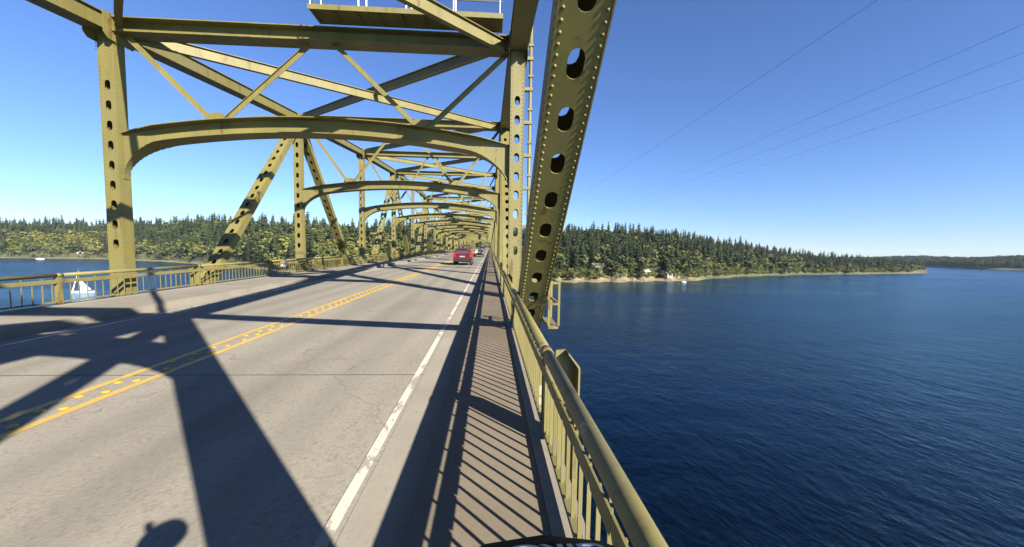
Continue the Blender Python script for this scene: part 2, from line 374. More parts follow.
def member(name, p, q, depth, holes=True, ends=(0.9, 0.9), rivets=0.0, w=W, back=True):
    p = Vector(p); q = Vector(q); d = (q - p); L = d.length; d.normalize()
    X = Vector((1, 0, 0)); Y = d.cross(X).normalized()
    T = Matrix((X, Y, d)).transposed().to_4x4(); T.translation = p
    mb = MB(); t = 0.018
    iw = w - 2 * t
    if holes:
        perforated(mb, T, L, iw, -depth / 2 + t / 2 + .012, t, ends[0], L - ends[1])
        if back: perforated(mb, T, L, iw, depth / 2 - t / 2 - .012, t, ends[0], L - ends[1])
    else:
        for y in (-depth / 2 + t, depth / 2 - t):
            a = T @ Vector((0, y, 0)); b = T @ Vector((0, y, L)); mb.bar(a, b, iw, t)
    for sx in (-1, 1):
        a = T @ Vector((sx * (w / 2 - t / 2), 0, 0)); b = T @ Vector((sx * (w / 2 - t / 2), 0, L)); mb.bar(a, b, t, depth)
    o = mb.build(name, 'bridge_paint', bridge)
    if rivets:
        rb = MB(); n = int(L / rivets); yy = -depth / 2 + .012
        for r in range(n):
            z = (r + .5) * rivets
            for x in (-w / 2 + 0.055, w / 2 - 0.055): rb.dome(T @ Vector((x, yy, z)), -Y, 0.021, 0.018)
            for x in (-1, 1):
                rb.dome(T @ Vector((x * w / 2, -depth / 2 + .06, z)), X * x, 0.018, 0.012)
        tag(rb.build('rivets', 'bridge_paint', o, smooth=True), kind='stuff')
    return o, T, L
DP = 0.40
for X, sgn in ((XL, 1), (XR, -1)):
    for k in range(-1, NODES + 1):
        y, h = YN[k], HN[k]
        near = k <= 7
        o, T, L = member('post', (X, y, ZB), (X, y, h - 0.24), DP, near, (5.4, 0.7), 0.13 if k in (0, 1) or (k == 2 and X == XL) else 0)
        if k < NODES:
            y2, h2 = YN[k + 1], HN[k + 1]
            # top chord: box with lips
            c = MB(); a = Vector((X, y, h)); b = Vector((X, y2, h2))
            c.bar(a, b, W - 0.02, 0.46)
            dd = (b - a).normalized(); up = dd.cross(Vector((1, 0, 0))) * -1
            for z in (-0.22, 0.24): c.bar(a + up * z, b + up * z, W + 0.12, 0.022)
            c.build('top_chord', 'bridge_paint', bridge)
            MB().bar((X, y, ZB), (X, y2, ZB), W, 0.5).build('bottom_chord', 'bridge_paint', bridge)
            # diagonals meet at the top of even posts and at the bottom of odd posts
            if k % 2 == 0: pa, pc = Vector((X, y + (.40 if k == 0 else 0), h - .1)), Vector((X, y2, ZB))
            else: pa, pc = Vector((X, y2, h2 - .1)), Vector((X, y, ZB))
            member('diagonal', pc, pa, 0.36 if k >= 0 else 0.26, near, (1.2, 1.0), w=0.53 if k >= 0 else 0.38, rivets=0.105 if (k == 0 and X == XR) else (0.13 if k == 1 and X == XL else 0), back=(k < 3))
        # gusset plates on both faces of the node
        big = (0.66 if k % 2 == 0 else 0.55) if k else 0.42
        for s in ((-1, 1) if k > 0 else ()):
            sl0 = (h - HN[k - 1]) / (y - YN[k - 1]); sl1 = ((HN[k + 1] - h) / (YN[k + 1] - y)) if k < NODES else 0
            poly = [(-big, .30 - big * sl0), (0, .30), (big, .30 + big * sl1), (big, -.34 + big * sl1), (.42, -big * .95), (-.42, -big * .95), (-big, -.34 - big * sl0)]
            g = MB().prism([(y + u, h + w_) for u, w_ in poly], 'x', X + s * (W / 2 + .063) - .008, X + s * (W / 2 + .063) + .008)
            go = g.build('gusset_plate', 'bridge_paint', bridge)
            if k in (1, 2):
                rb = MB()
                for iy in range(-6, 7):
                    for iz in (-.26, -.16, .12, .22):
                        yy = iy * big / 7; rb.dome((X + s * (W / 2 + .071), y + yy, h + iz + yy * (sl1 if yy > 0 else sl0)), (s, 0, 0), .02, .014)
                for iz in range(5):
                    for yy in (-.16, .16): rb.dome((X + s * (W / 2 + .071), y + yy, h - .36 - iz * .1), (s, 0, 0), .02, .014)
                tag(rb.build('rivets', 'bridge_paint', go), kind='stuff')
    # conduit and its clips outside the first right hand post
XI, XO = XL + W / 2 + .01, XR - W / 2 - .01
XM = (XI + XO) / 2; HS = (XO - XI) / 2
ARCH = 5.75
for k in range(0, NODES + 1):
    y, h = YN[k], HN[k]
    # top strut
    MB().ibeam((XI, y, h - .02), (XO, y, h - .02), 0.44, 0.60).build('top_strut', 'bridge_paint', bridge)
    # arched strut with curved knees
    n = 56; top = []; bot = []
    for i in range(n + 1):
        u = -1 + 2 * i / n; u = math.copysign(1 - (1 - abs(u)) ** 1.7, u); x = XM + HS * u; d = HS * (1 - abs(u))
        zt = ARCH + .2 - .62 * u * u; knee = 0.95 * (1 - math.sqrt(max(0, 1 - (max(0, 1.5 - d) / 1.5) ** 2)))
        top.append((x, zt)); bot.append((x, zt - .46 - knee))
    b = MB(); b.prism(top + bot[::-1], 'y', y - .012, y + .012)
    for line, off in ((top, 0.014), (bot, -0.014)):
        for i in range(n):
            (x0, z0), (x1, z1) = line[i], line[i + 1]
            b.bar((x0, y, z0 + off), (x1, y, z1 + off), min(0.70, 0.20 + 0.45 * (HS - abs((x0 + x1) / 2 - XM))), 0.026, (0, 1, 0))
    b.build('arched_strut', 'bridge_paint', bridge)
    # sway bracing between the two struts, a W of angles
    zt = h - .22
    def az(x): return ARCH + .22 - .62 * ((x - XM) / HS) ** 2
    xs = [XI + .15, XI + (XO - XI) * .23, XI + (XO - XI) * .47, XI + (XO - XI) * .53, XI + (XO - XI) * .76, XO - .15]
    for (xa, xb2) in ((0, 1), (2, 1), (3, 4), (5, 4)):
        A = Vector((xs[xa], y, zt)); Bq = Vector((xs[xb2] + (-.14 if xa < xb2 else .14), y, az(xs[xb2])))
        s_ = MB(); s_.bar(A, Bq, 0.15, 0.014, (0, 1, 0)); d = (Bq - A).normalized(); up = d.cross(Vector((0, 1, 0)))
        s_.bar(A + up * .07, Bq + up * .07, 0.014, 0.14, (0, 1, 0)); s_.build('sway_brace', 'bridge_paint', bridge)
    for j in (1, 4):
        x = xs[j]; MB().prism([(x - .42, az(x) - .02), (x + .42, az(x) - .02), (x + .2, az(x) + .32), (x - .2, az(x) + .32)], 'y', y + .016, y + .03).build('sway_gusset', 'bridge_paint', bridge)
    # floor beam under the deck
    MB().ibeam((XI, y, -.95), (XO, y, -.95), 1.0, 0.35).build('floor_beam', 'bridge_paint', bridge)
for k in range(-1, NODES):
    # lateral X bracing in the plane of the top chords
    for sgn in (1, -1):
        xa, xc = (XI, XO) if sgn > 0 else (XO, XI)
        A = Vector((xa, YN[k], HN[k] + .02)); Bq = Vector((xc, YN[k + 1], HN[k + 1] + .02))
        dz = Vector((0, 0, -.16 if sgn > 0 else .10))
        b = MB(); d = (Bq - A).normalized(); side = Vector((0, 0, 1)).cross(d).normalized()
        b.bar(A + dz, Bq + dz, 0.02, 0.34, side, .25, .25)
        for e in (-1, 1): b.bar(A + dz + Vector((0, 0, e * .18)), Bq + dz + Vector((0, 0, e * .18)), 0.17, .02, side, .25, .25)
        b.build('lateral_brace', 'bridge_paint', bridge)
# stringers and deck edge beams
for x in (-11.42, -9.0, -6.6, -3.2, -0.8, 0.54):
    MB().ibeam((x, -40, -.60), (x, YEND, -.60), 0.48, 0.16, (1, 0, 0)).build('stringer', 'bridge_paint', bridge)
# piers
for k in (5, 16):
    y = YN[k]
    for X in (XL, XR):
        b = MB(); i = 0
        for z, a in ((-24.0, 2.2), (-5.25, 1.35)):
            b.v += [(X - a, y - a, z), (X + a, y - a, z), (X + a, y + a, z), (X - a, y + a, z)]
        b.f += [(0, 3, 2, 1), (4, 5, 6, 7)] + [(j, (j + 1) % 4, 4 + (j + 1) % 4, 4 + j) for j in range(4)]
        b.build('pier', 'concrete', bridge)
# inspection platform on the first top strut, right half
y, h = YN[1], HN[1]
pl = MB().box(XM + .1, XO - .3, y - 1.05, y - .20, h + .30, h + .33)
for j in range(9): pl.box(XM + .15 + j * .66, XM + .19 + j * .66, y - 1.0, y - .33, h + .23, h + .298)
pl.box(XM + .1, XO - .3, y - 1.09, y - 1.05, h + .25, h + .40)
pl = pl.build('inspection_platform', 'bridge_paint', bridge)
for j in range(5):
    x = XM + .14 + j * (XO - .4 - XM - .14) / 4
    MB().tube([(x, y - 1.0, h + .29), (x, y - 1.0, h + 1.25)], .024, 6).build('rail_post', 'galvanised', pl)
    MB().tube([(x, y - .24, h + .29), (x, y - .24, h + 1.25)], .024, 6).build('rail_post', 'galvanised', pl)
for yy in (y - 1.0, y - .24):
    for z in (h + .78, h + 1.25): MB().tube([(XM + .1, yy, z), (XO - .3, yy, z)], .022, 6).build('guard_rail', 'galvanised', pl)
MB().tube([(XM + .14, y - 1.0, h + .3), (XM + .14, y - .24, h + 1.22)], .016, 6).build('rail_brace', 'galvanised', pl)
# conduit with clips on the outside of the first right hand post
cx = XR + W / 2 + .22
cd = MB().tube([(cx, YN[1] + .1, -3), (cx, YN[1] + .1, HN[1] + 1.5)], .055, 8).build('conduit', 'rail_paint', bridge, True)
for z in (2.6, 3.9, 5.0, 6.1, 7.2, 8.2):
    MB().box(XR + W / 2 - .01, cx + .07, YN[1] + .02, YN[1] + .18, z, z + .10).build('clip', 'rail_paint', cd)
    MB().box(cx - .075, cx + .075, YN[1] + .025, YN[1] + .175, z + .45, z + .52).build('coupling', 'rail_paint', cd)
# small service cage hung outside the near diagonal
cg = MB(); gx0, gx1, gy = 1.13, 1.32, 7.2
cg.box(gx0, gx1, gy, gy + .9, .38, .44)
cg = cg.build('service_cage', 'rail_paint', bridge)
for (x, yy) in ((gx1, gy), (gx1, gy + .9), (gx0, gy), (gx0, gy + .9)): MB().box(x - .02, x + .02, yy - .02, yy + .02, .44, 1.28).build('cage_bar', 'rail_paint', cg)
for z in (.84, 1.24):
    for yy in (gy, gy + .9): MB().box(gx0, gx1, yy - .018, yy + .018, z, z + .045).build('cage_rail', 'rail_paint', cg)
    MB().box(gx1 - .018, gx1 + .018, gy + .02, gy + .88, z, z + .045).build('cage_rail', 'rail_paint', cg)

# ------------------------------------------------------------------ railings
def railing(xc, side, label, y_first, nbal, bal0, pitch, name='bridge_railing'):
    R = empty(name, onbridge(xc, 0, SW), label, 'railing')
    top = 0.86
    def bx(*a): return MB().box(*a)
    seg = 4.9; y = y_first - seg
    ys = []
    while y < YN[NODES] + 5: ys.append(y); y += seg
    for i, yy in enumerate(ys[:-1]):
        MB().tube([(0, yy + .004, top - .05), (0, yy + seg - .004, top - .05)], .05, 14).build('handrail', 'rail_paint', R, smooth=True)
        if i < 9:
            MB().tube([(0, yy - .07, top - .05), (0, yy + .07, top - .05)], .0555, 14).build('sleeve', 'rail_paint', R, smooth=True)
    for i, yy in enumerate(ys):
        if yy < 62:
            pz = bx(side * .03 - .05, side * .03 + .05, yy - .055, yy + .055, .05, top - .095).build('rail_post', 'rail_paint', R)
        # outer bracket: a channel with a sloping head standing outside the rail
        if (0 < yy < 62) if side > 0 else (15 < yy < 16):
            b = MB(); s = side; o0, o1 = .075, .27
            poly = [(s * o0, top - .02), (s * (o0 + .09), top - .01), (s * o1, top - .14), (s * o1, -.55), (s * o0, -.55)]
            b.prism(poly, 'y', yy - .02, yy); b.box(min(s * (o1 - .015), s * o1), max(s * (o1 - .015), s * o1), yy - .14, yy - .02, -.55, top - .14)
            b.prism([(s * (o0 + .09), top - .01), (s * o1, top - .14), (s * (o1 - .01), top - .155), (s * (o0 + .09), top - .026)], 'y', yy - .14, yy - .02)
            b.box(min(s * .02, s * (o0 - .002)), max(s * .02, s * (o0 - .002)), yy - .05, yy - .01, top - .2, top - .1)
            b.build('outer_bracket', 'rail_paint', R)
    y0, y1 = bal0 - .05, bal0 + nbal * pitch
    # upper rail in short lengths, one for two balusters
    um = MB().prism([(-pitch + .004, 0), (pitch - .03, 0), (pitch - .004, .03), (pitch - .004, .105), (-pitch + .004, .105)], 'x', -.006, .006).mesh('upper_rail', 'rail_paint')
    for i in range(nbal // 2): link('upper_rail', um, R, (-side * .022, bal0 + (2 * i + .5) * pitch, top - .265))
    bx(-.022, .022, y0, y1, .085, .125).build('bottom_rail', 'rail_paint', R)
    bm_ = MB().box(-.011, .011, -.007, .007, .125, top - .20).mesh('baluster', 'rail_paint')
    bm2 = MB().box(-.008, .008, -.008, .008, top - .17, top - .095).mesh('spacer', 'rail_paint')
    for i in range(nbal):
        link('baluster', bm_, R, (0, bal0 + i * pitch, 0))
    for i in range(nbal // 2 + 1):
        if bal0 + 2 * i * pitch < 30: link('spacer', bm2, R, (0, bal0 + 2 * i * pitch, 0))
    # the rest, too far to pick apart
    b = MB(); yy = bal0 + nbal * pitch
    while yy < YN[NODES]: b.box(-.012, .012, yy - .016, yy + .016, .125, top - .245); yy += pitch * 1.3
    b.box(-.012, .012, y1, YN[NODES], top - .245, top - .17); b.box(-.022, .022, y1, YN[NODES], .085, .125)
    for p_ in ys:
        if p_ >= 62: b.box(-.05, .05, p_ - .05, p_ + .05, .05, top - .095)
    tag(b.build('far_balusters', 'rail_paint', R, fix=False), kind='stuff')
    return R
railing(RR, 1, 'yellow steel pedestrian railing with tubular handrail beside the walkway over open water', 3.35, 250, -1.2, 0.17)
railing(RL, -1, 'yellow steel railing along the far side of the road below the left truss', 10.8, 250, 6.0, 0.22)

# ------------------------------------------------------------------ water, land
WZ = EYE - 25.0
water = MB().quad((-6000, -3000, 0), (6000, -3000, 0), (6000, 7000, 0), (-6000, 7000, 0)).build('water', 'water', fix=False)
water.location = (0, 0, WZ); tag(water, kind='structure')
KD = 25.0 / 28.0
TAB = np.array([(-85, 1500, .040), (-60, 1430, .043), (-49.8, 1376, .0450), (-46.3, 1319, .0484), (-43.6, 1265, .0503), (-39.9, 1080, .0570), (-35.7, 872, .0663), (-31.0, 681, .0764),
                (-25.6, 505, .0800), (-12.9, 389, .0820), (-0.1, 379, .0787), (10.5, 376, .0785), (19, 408, .0785), (28.2, 469, .0579), (31.8, 561, .0459), (36.1, 668, .0300), (40.2, 766, .0160),
                (44.6, 881, .0070), (47.8, 996, .0030), (50.5, 1120, -.010)])
def shore(az): return np.interp(az, TAB[:, 0], TAB[:, 1]) * KD + 7 * np.sin(az * 1.9) + 4 * np.sin(az * 5.3 + 1)
def vn(x, y, s):  # cheap smooth value noise
    x = np.asarray(x) / s; y = np.asarray(y) / s
    return (np.sin(x * 1.3 + 2.1 * np.sin(y * .7)) + np.sin(y * 1.7 + 1.3 * np.sin(x * .9 + 1)) + np.sin((x + y) * .8 + 2)) / 3
RIDGE = 230.0
def tree_h(az): return np.interp(az, [-60, -35, -20, 30, 50], [38, 36, 30, 26, 19])
def ground(az, s):
    az = np.asarray(az, float); s = np.asarray(s, float); D = shore(az)
    ridge = np.maximum(25 + np.interp(az, TAB[:, 0], TAB[:, 2]) * (D + RIDGE) - tree_h(az) * .9, 1.5)
    u = np.clip((s - 22) / (RIDGE - 22), 0, 1); prof = u ** .8 * (1 - .12 * u)/.88
    bank = 1.1 * np.clip(s / 12, -1, 1) + 2.6 * np.clip((s - 12) / 9, 0, 1)
    x = (D + s) * np.sin(np.radians(az)); y = (D + s) * np.cos(np.radians(az))
    h = bank + np.maximum(ridge - 3.7, 0) * prof + vn(x, y, 34) * 3.0 * np.clip((s - 10) / 60, 0, 1) - 0.02 * np.maximum(s - RIDGE, 0)
    return x, y, h + WZ
def land_mesh(name, azs, ss, gfun):
    A, S_ = np.meshgrid(azs, ss, indexing='ij'); x, y, z = gfun(A, S_)
    vv = np.stack([x, y, z], -1).reshape(-1, 3); na, ns = A.shape
    i = np.arange(na * ns).reshape(na, ns); a, b, c, d = i[:-1, :-1].ravel(), i[1:, :-1].ravel(), i[1:, 1:].ravel(), i[:-1, 1:].ravel()
    tr = np.concatenate([np.stack([a, b, c], 1), np.stack([a, c, d], 1)])
    me = np_mesh(name, vv, tr[:, ::-1], 'land'); me.polygons.foreach_set('use_smooth', np.ones(len(tr), bool))
    at = me.attributes.new('beach', 'FLOAT', 'POINT')
    sv = S_.ravel(); xx = vv[:, 0]; yy = vv[:, 1]
    at.data.foreach_set('value', (np.clip((np.interp(A.ravel(), [-52, -30, -20, 5, 10, 27, 31, 36, 50], [13, 16, 26, 26, 25, 24, 6, 2, 1]) + 6 * vn(xx, yy, 19) - sv) / 6, 0, 1)).astype(np.float32))
    if name == 'far_hill': at.data.foreach_set('value', np.zeros(len(sv), np.float32))
    return link(name, me)
ss = np.concatenate([[-30, -8, 0, 3, 6, 9, 12, 15, 18, 21, 26], np.linspace(34, RIDGE, 16), np.linspace(260, 900, 10)])
tag(land_mesh('wooded_hill', np.linspace(-85, 50.5, 300), ss, ground), kind='structure')
def far_ground(az, s):
    D = np.interp(az, [44, 49, 52, 58, 90], [2300, 2050, 1800, 1700, 1800]) + 30 * np.sin(az * .9)
    top = np.interp(az, [44, 47, 50, 53, 57, 62, 90], [10, 17, 22, 16, 24, 18, 30])
    u = np.clip(s / 320, 0, 1); x = (D + s) * np.sin(np.radians(az)); y = (D + s) * np.cos(np.radians(az))
    return x, y, WZ - 1 + 2.5 * np.clip(s / 15, -1, 1) + top * u ** .6 + vn(x, y, 60) * 2.5 * u
tag(land_mesh('far_hill', np.linspace(44, 90, 120), np.array([-20, 0, 5, 12, 25, 60, 120, 200, 320, 600, 1000]), far_ground), kind='structure')

# ------------------------------------------------------------------ trees
def conifer(rng, tiers, n, full=1.0):
    V, T = [], []
    def tri(a, b, c):
        i = len(V); V.extend((a, b, c)); T.append((i, i + 1, i + 2))
    lean = rng.normal(0, .012, 2)
    for ti in range(tiers):
        t = .10 + .88 * (ti + rng.uniform(-.2, .2)) / tiers
        R = (.20 * (1 - t) ** .75 + .02) * full * rng.uniform(.75, 1.2)
        for j in range(n):
            a = 2 * math.pi * (j + rng.uniform(-.35, .35) + (ti % 2) * .5) / n; r = R * rng.uniform(.6, 1.2); ca, sa = math.cos(a), math.sin(a)
            w = .5 * r * rng.uniform(.7, 1.3) + .012; z0 = t + .03; z1 = t - r * rng.uniform(.15, .55); zm = (z0 + z1) / 2 + .02
            mx, my = ca * r * .55, sa * r * .55
            p0 = (lean[0] * t, lean[1] * t, z0); p1 = (ca * r, sa * r, z1); pl_ = (mx - sa * w, my + ca * w, zm - .02); pr_ = (mx + sa * w, my - ca * w, zm - .02)
            tri(p0, pr_, p1); tri(p0, p1, pl_)
    nc = 6
    for j in range(nc):
        a0, a1 = 2 * math.pi * j / nc, 2 * math.pi * (j + 1) / nc; rb_ = .085 * full
        tri((math.cos(a0) * rb_, math.sin(a0) * rb_, .12), (math.cos(a1) * rb_, math.sin(a1) * rb_, .12), (lean[0], lean[1], .99))
    tri((-.012, 0, .90), (.012, 0, .90), (0, 0, 1.02)); tri((0, -.012, .90), (0, .012, .90), (0, 0, 1.03))
    return np.array(V), np.array(T)
def broadleaf(rng, lumps, leaves, size):
    V, T = [], []
    cs = [(rng.normal(0, .13), rng.normal(0, .13), rng.uniform(.34, .80), rng.uniform(.13, .24)) for _ in range(lumps)] + [(0, 0, .56, .27)]
    for c in cs:
        for _ in range(leaves):
            d = rng.normal(0, 1, 3); d /= np.linalg.norm(d); r = c[3] * rng.uniform(.72, 1.08)
            p = np.array(c[:3]) + d * r * np.array([1, 1, .9])
            if p[2] < .12: continue
            nrm = d + rng.normal(0, .28, 3); nrm /= np.linalg.norm(nrm)
            a = np.cross(nrm, [.3, .2, .9]); a /= np.linalg.norm(a); b = np.cross(nrm, a); s = size * rng.uniform(.6, 1.35)
            i = len(V); V.extend([p + a * s, p + b * s * .8, p - a * s, p - b * s * .8]); T.append((i, i + 1, i + 2)); T.append((i, i + 2, i + 3))
    return np.array(V), np.array(T)
rg = np.random.default_rng(5)
CON = [conifer(rg, 12, 6, rg.uniform(.85, 1.25)) for _ in range(7)]
BRD = [broadleaf(rg, 6, 13, .075) for _ in range(6)]
def scatter(name, pts, kinds, heights, tints, label):
    Vs, Ts, tt, off = [], [], [], 0
    for (x, y, z), kd, h, ti in zip(pts, kinds, heights, tints):
        V, T = (CON if kd == 0 else BRD)[rg.integers(0, 6)]
        a = rg.uniform(0, 6.28); ca, sa = math.cos(a), math.sin(a); wd = h * rg.uniform(.75, 1.35) * (1.0 if kd == 0 else 1.25)
        Vx = np.stack([(V[:, 0] * ca - V[:, 1] * sa) * wd + x, (V[:, 0] * sa + V[:, 1] * ca) * wd + y, V[:, 2] * h + z - .02 * h], 1)
        Vs.append(Vx); Ts.append(T + off); off += len(V); tt.append(np.full(len(V), ti) + rg.normal(0, .025, len(V)))
    o = link(name, np_mesh(name, np.concatenate(Vs), np.concatenate(Ts), 'forest_leaves', np.clip(np.concatenate(tt), 0, 1)))
    return tag(o, label, 'forest', kind='stuff')
def wood(az0, az1, spacing, name, label, smin=46):
    pts, kd, hh, tn = [], [], [], []
    s = smin
    while s < RIDGE + 45:
        az = az0
        while az < az1:
            D = float(shore(az)) + s; st = math.degrees(spacing / D)
            a = az + rg.uniform(-.5, .5) * st; s2 = s + rg.uniform(-.6, .6) * spacing
            az += st * rg.uniform(.7, 1.3)
            if abs((D) * math.sin(math.radians(a))) < 13 and abs(a) < 8 and s < 200: continue
            x, y, z = ground(a, s2); th = float(tree_h(a)); nz = float(vn(x, y, 46)); low = s2 < 115 + 60 * float(vn(x, y, 70))
            k = 1 if (rg.uniform() < (.68 if low else .40) + .3 * nz) else 0
            h = th * (rg.uniform(.45, 1.08) + (.10 if rg.uniform() < .08 else 0)) * (1.0 if k == 0 else .66)
            if a > -12 and k == 1 and s2 > 60: h *= .95
            pts.append((float(x), float(y), float(z))); kd.append(k); hh.append(h)
            base = (rg.uniform(.08, .46) if k == 0 else (rg.uniform(.42, .95) if low else rg.uniform(.22, .68))) + .08 * nz + (.05 if a < -13 else 0)
            if a > -12: base = base * .78 - .02
            tn.append(min(1, max(0, base)))
        s += spacing * .9
    return scatter(name, pts, kd, hh, tn, label)
wood(-64, -13, 11.5, 'forest', 'green mixed wood covering the hillside across the water left of the bridge')
wood(-13, 50, 9.0, 'forest', 'dark evergreen wood covering the hillside right of the bridge', 34)
def far_wood():
    pts, kd, hh, tn = [], [], [], []
    for _ in range(4200):
        a = rg.uniform(44.5, 66); s = 12 + 420 * rg.uniform() ** 1.2; x, y, z = far_ground(a, s)
        k = int(rg.uniform() < .3); pts.append((float(x), float(y), float(z))); kd.append(k); hh.append(rg.uniform(12, 22)); tn.append(rg.uniform(.1, .5))
    return scatter('forest', pts, kd, hh, tn, 'low dark wooded ridge far across the water at the right edge')
far_wood()

# trees along the water that can be told apart
trunk_c = MB().tube([(0, 0, -.03), (0.004, 0, .4), (0, 0, .9)], [.018, .013, .003], 7).mesh('trunk', 'bark', True)
tb = MB().tube([(0, 0, -.03), (.01, 0, .25), (0, .01, .55)], [.026, .02, .008], 7)
for j in range(5):
    a = j * 1.26 + .4; tb.tube([(.005, 0, .2 + .05 * j), (math.cos(a) * .11, math.sin(a) * .11, .38 + .05 * j), (math.cos(a) * .2, math.sin(a) * .2, .48 + .05 * j)], [.011, .007, .003], 5)
trunk_b = tb.mesh('trunk', 'bark', True)
CONM = [np_mesh('crown', *conifer(rg, 16, 9, f_), 'conifer_needles') for f_ in (.8, .95, 1.1, 1.25, .7)]
BRDM = [np_mesh('crown', *broadleaf(rg, 8, 26, .05), 'broad_leaves') for _ in range(5)]
def tree(az, s, kind, h, label, group, name):
    x, y, z = ground(az, s)
    r = empty(name, Matrix.Translation((float(x), float(y), float(z))) @ Matrix.Rotation(rg.uniform(0, 6.28), 4, 'Z') @ Matrix.Diagonal((h * rg.uniform(.9, 1.2) * (1 if kind == 0 else 1.2),) * 2 + (h, 1)), label, 'tree', group)
    link('trunk', trunk_c if kind == 0 else trunk_b, r); link('crown', (CONM if kind == 0 else BRDM)[rg.integers(0, 5)], r)
    return r
for i in range(72):
    az = -50 + 36 * (i + rg.uniform(-.3, .3)) / 72; k = 1 if rg.uniform() < .66 else 0; th = float(tree_h(az))
    if k: tree(az, rg.uniform(20, 44), 1, th * rg.uniform(.5, .75), 'bright green broadleaf tree by the water on the shore left of the bridge', 'broadleaf trees on the left shore', 'broadleaf_tree')
    else: tree(az, rg.uniform(24, 46), 0, th * rg.uniform(.75, 1.05), 'dark conifer by the water on the shore left of the bridge', 'conifers on the left shore', 'conifer_tree')
for i in range(78):
    az = 8 + 40 * (i + rg.uniform(-.3, .3)) / 78; k = 1 if rg.uniform() < .42 else 0; th = float(tree_h(az))
    if 23 < az < 29.5 and k == 0 and rg.uniform() < .6: continue
    if k: tree(az, rg.uniform(30 if az < 29 else 20, 46), 1, th * rg.uniform(.38, .6), 'olive green broadleaf tree by the water on the shore right of the bridge', 'broadleaf trees on the right shore', 'broadleaf_tree')
    else: tree(az, rg.uniform(36 if az < 29 else 26, 50), 0, th * rg.uniform(.75, 1.1), 'dark conifer by the water on the shore right of the bridge', 'conifers on the right shore', 'conifer_tree')
# shrubs of the bank, one low mass on each shore
def scrub(a0, a1, n, label):
    pts, kd, hh, tn = [], [], [], []
    for _ in range(n):
        a = rg.uniform(a0, a1); s = rg.uniform(14, 34); x, y, z = ground(a, s); pts.append((float(x), float(y), float(z) - .6)); kd.append(1); hh.append(rg.uniform(3, 8)); tn.append(rg.uniform(.35, .95))
    o = scatter('undergrowth', pts, kd, hh, tn, label); o['category'] = 'shrubs'
scrub(-52, -14, 420, 'low bright scrub along the bank of the left shore'); scrub(7, 30, 240, 'low scrub and dry grass along the sandy bank right of the bridge'); scrub(29, 49.5, 900, 'dense low scrub along the far bank of the right shore')

# ------------------------------------------------------------------ houses on the shores
def house(az, s, w, d, h, rh, wall, roof, rz, label, ground_lift=0):
    x, y, z = ground(az, s); R = empty('house', Matrix.Translation((float(x), float(y), float(z) + ground_lift)) @ Matrix.Rotation(rz, 4, 'Z'), label, 'house')
    MB().box(-w / 2, w / 2, -d / 2, d / 2, -2, h).prism([(-d / 2, h), (d / 2, h), (0, h + rh)], 'x', -w / 2, w / 2).build('wall', wall, R)
    rf = MB()
    for sg in (-1, 1): rf.bar((0, 0, h + rh + .12), (0, sg * (d / 2 + .5), h - rh * .5 / (d / 2) + .12), w + 1.0, .18, (1, 0, 0))
    rf = rf.build('roof', roof, R); MB().box(w * .22, w * .22 + .8, -.4, .4, h + rh * .6, h + rh + 1.0).build('chimney', 'house_grey', rf)
    nw = max(2, int(w / 3))
    for i in range(nw):
        xx = -w / 2 + w * (i + .5) / nw
        if i == nw // 2:
            dr = MB().box(xx - .5, xx + .5, -d / 2 - .08, -d / 2 - .002, 0, 2.1).build('door', 'navy', R); continue
        f = MB().box(xx - .75, xx + .75, -d / 2 - .10, -d / 2 - .002, 1.0, 2.3).build('window', 'house_white', R)
        MB().box(xx - .62, xx + .62, -d / 2 - .13, -d / 2 - .102, 1.12, 2.18).build('pane', 'glass', f)
    return R
house(15.6, 40, 9, 7, 3.4, 2.4, 'house_white', 'roof_grey', .25, 'small white gabled house at the edge of the dark wood near the bridge')
house(22.5, 26, 7, 5, 2.8, 1.4, 'house_tan', 'roof_pale', .3, 'tan waterfront cabin with pale roof on the sandy bank')
house(25.4, 22, 8, 5, 2.8, 1.5, 'house_grey', 'roof_brown', .5, 'grey waterfront cabin with brown roof on the sandy bank')
house(44.2, 46, 14, 9, 4, 3, 'house_white', 'roof_pale', .7, 'distant pale house low on the wooded point far right')
house(-26.8, 30, 16, 9, 4, 3, 'house_white', 'roof_pale', -.45, 'large pale roofed house on the left shore seen beyond the railing')
house(-38.9, 34, 16, 10, 5, 3.5, 'house_grey', 'roof_grey', -.6, 'grey house among bright trees on the left shore')
house(-45.0, 30, 13, 9, 4, 3, 'house_tan', 'roof_brown', -.7, 'tan house half hidden by trees at the far left shore')
def boulders(az0, az1, n):
    for i in range(n):
        az = az0 + (az1 - az0) * (i + rg.uniform(-.4, .4)) / n; s = rg.uniform(-1, 9); x, y, z = ground(az, s); r = rg.uniform(.6, 1.8); b = MB()
        for a in range(5):
            for e in range(8):
                th = math.pi * (a + .5) / 5; ph = 2 * math.pi * e / 8; q = r * rg.uniform(.8, 1.15)
                b.v.append((q * math.sin(th) * math.cos(ph) * 1.3, q * math.sin(th) * math.sin(ph), q * math.cos(th) * .8))
        for a in range(4):
            for e in range(8): b.f.append((a * 8 + e, a * 8 + (e + 1) % 8, a * 8 + 8 + (e + 1) % 8, a * 8 + 8 + e))
        b.f += [tuple(range(8))[::-1], tuple(range(32, 40))]
        o = b.build('boulder', 'boulder_rock'); o.location = (float(x), float(y), float(z) + .2)
        tag(o, 'pale boulder on the sandy beach right of the bridge', 'boulder', 'boulders on the right beach')
boulders(18, 28.6, 12)

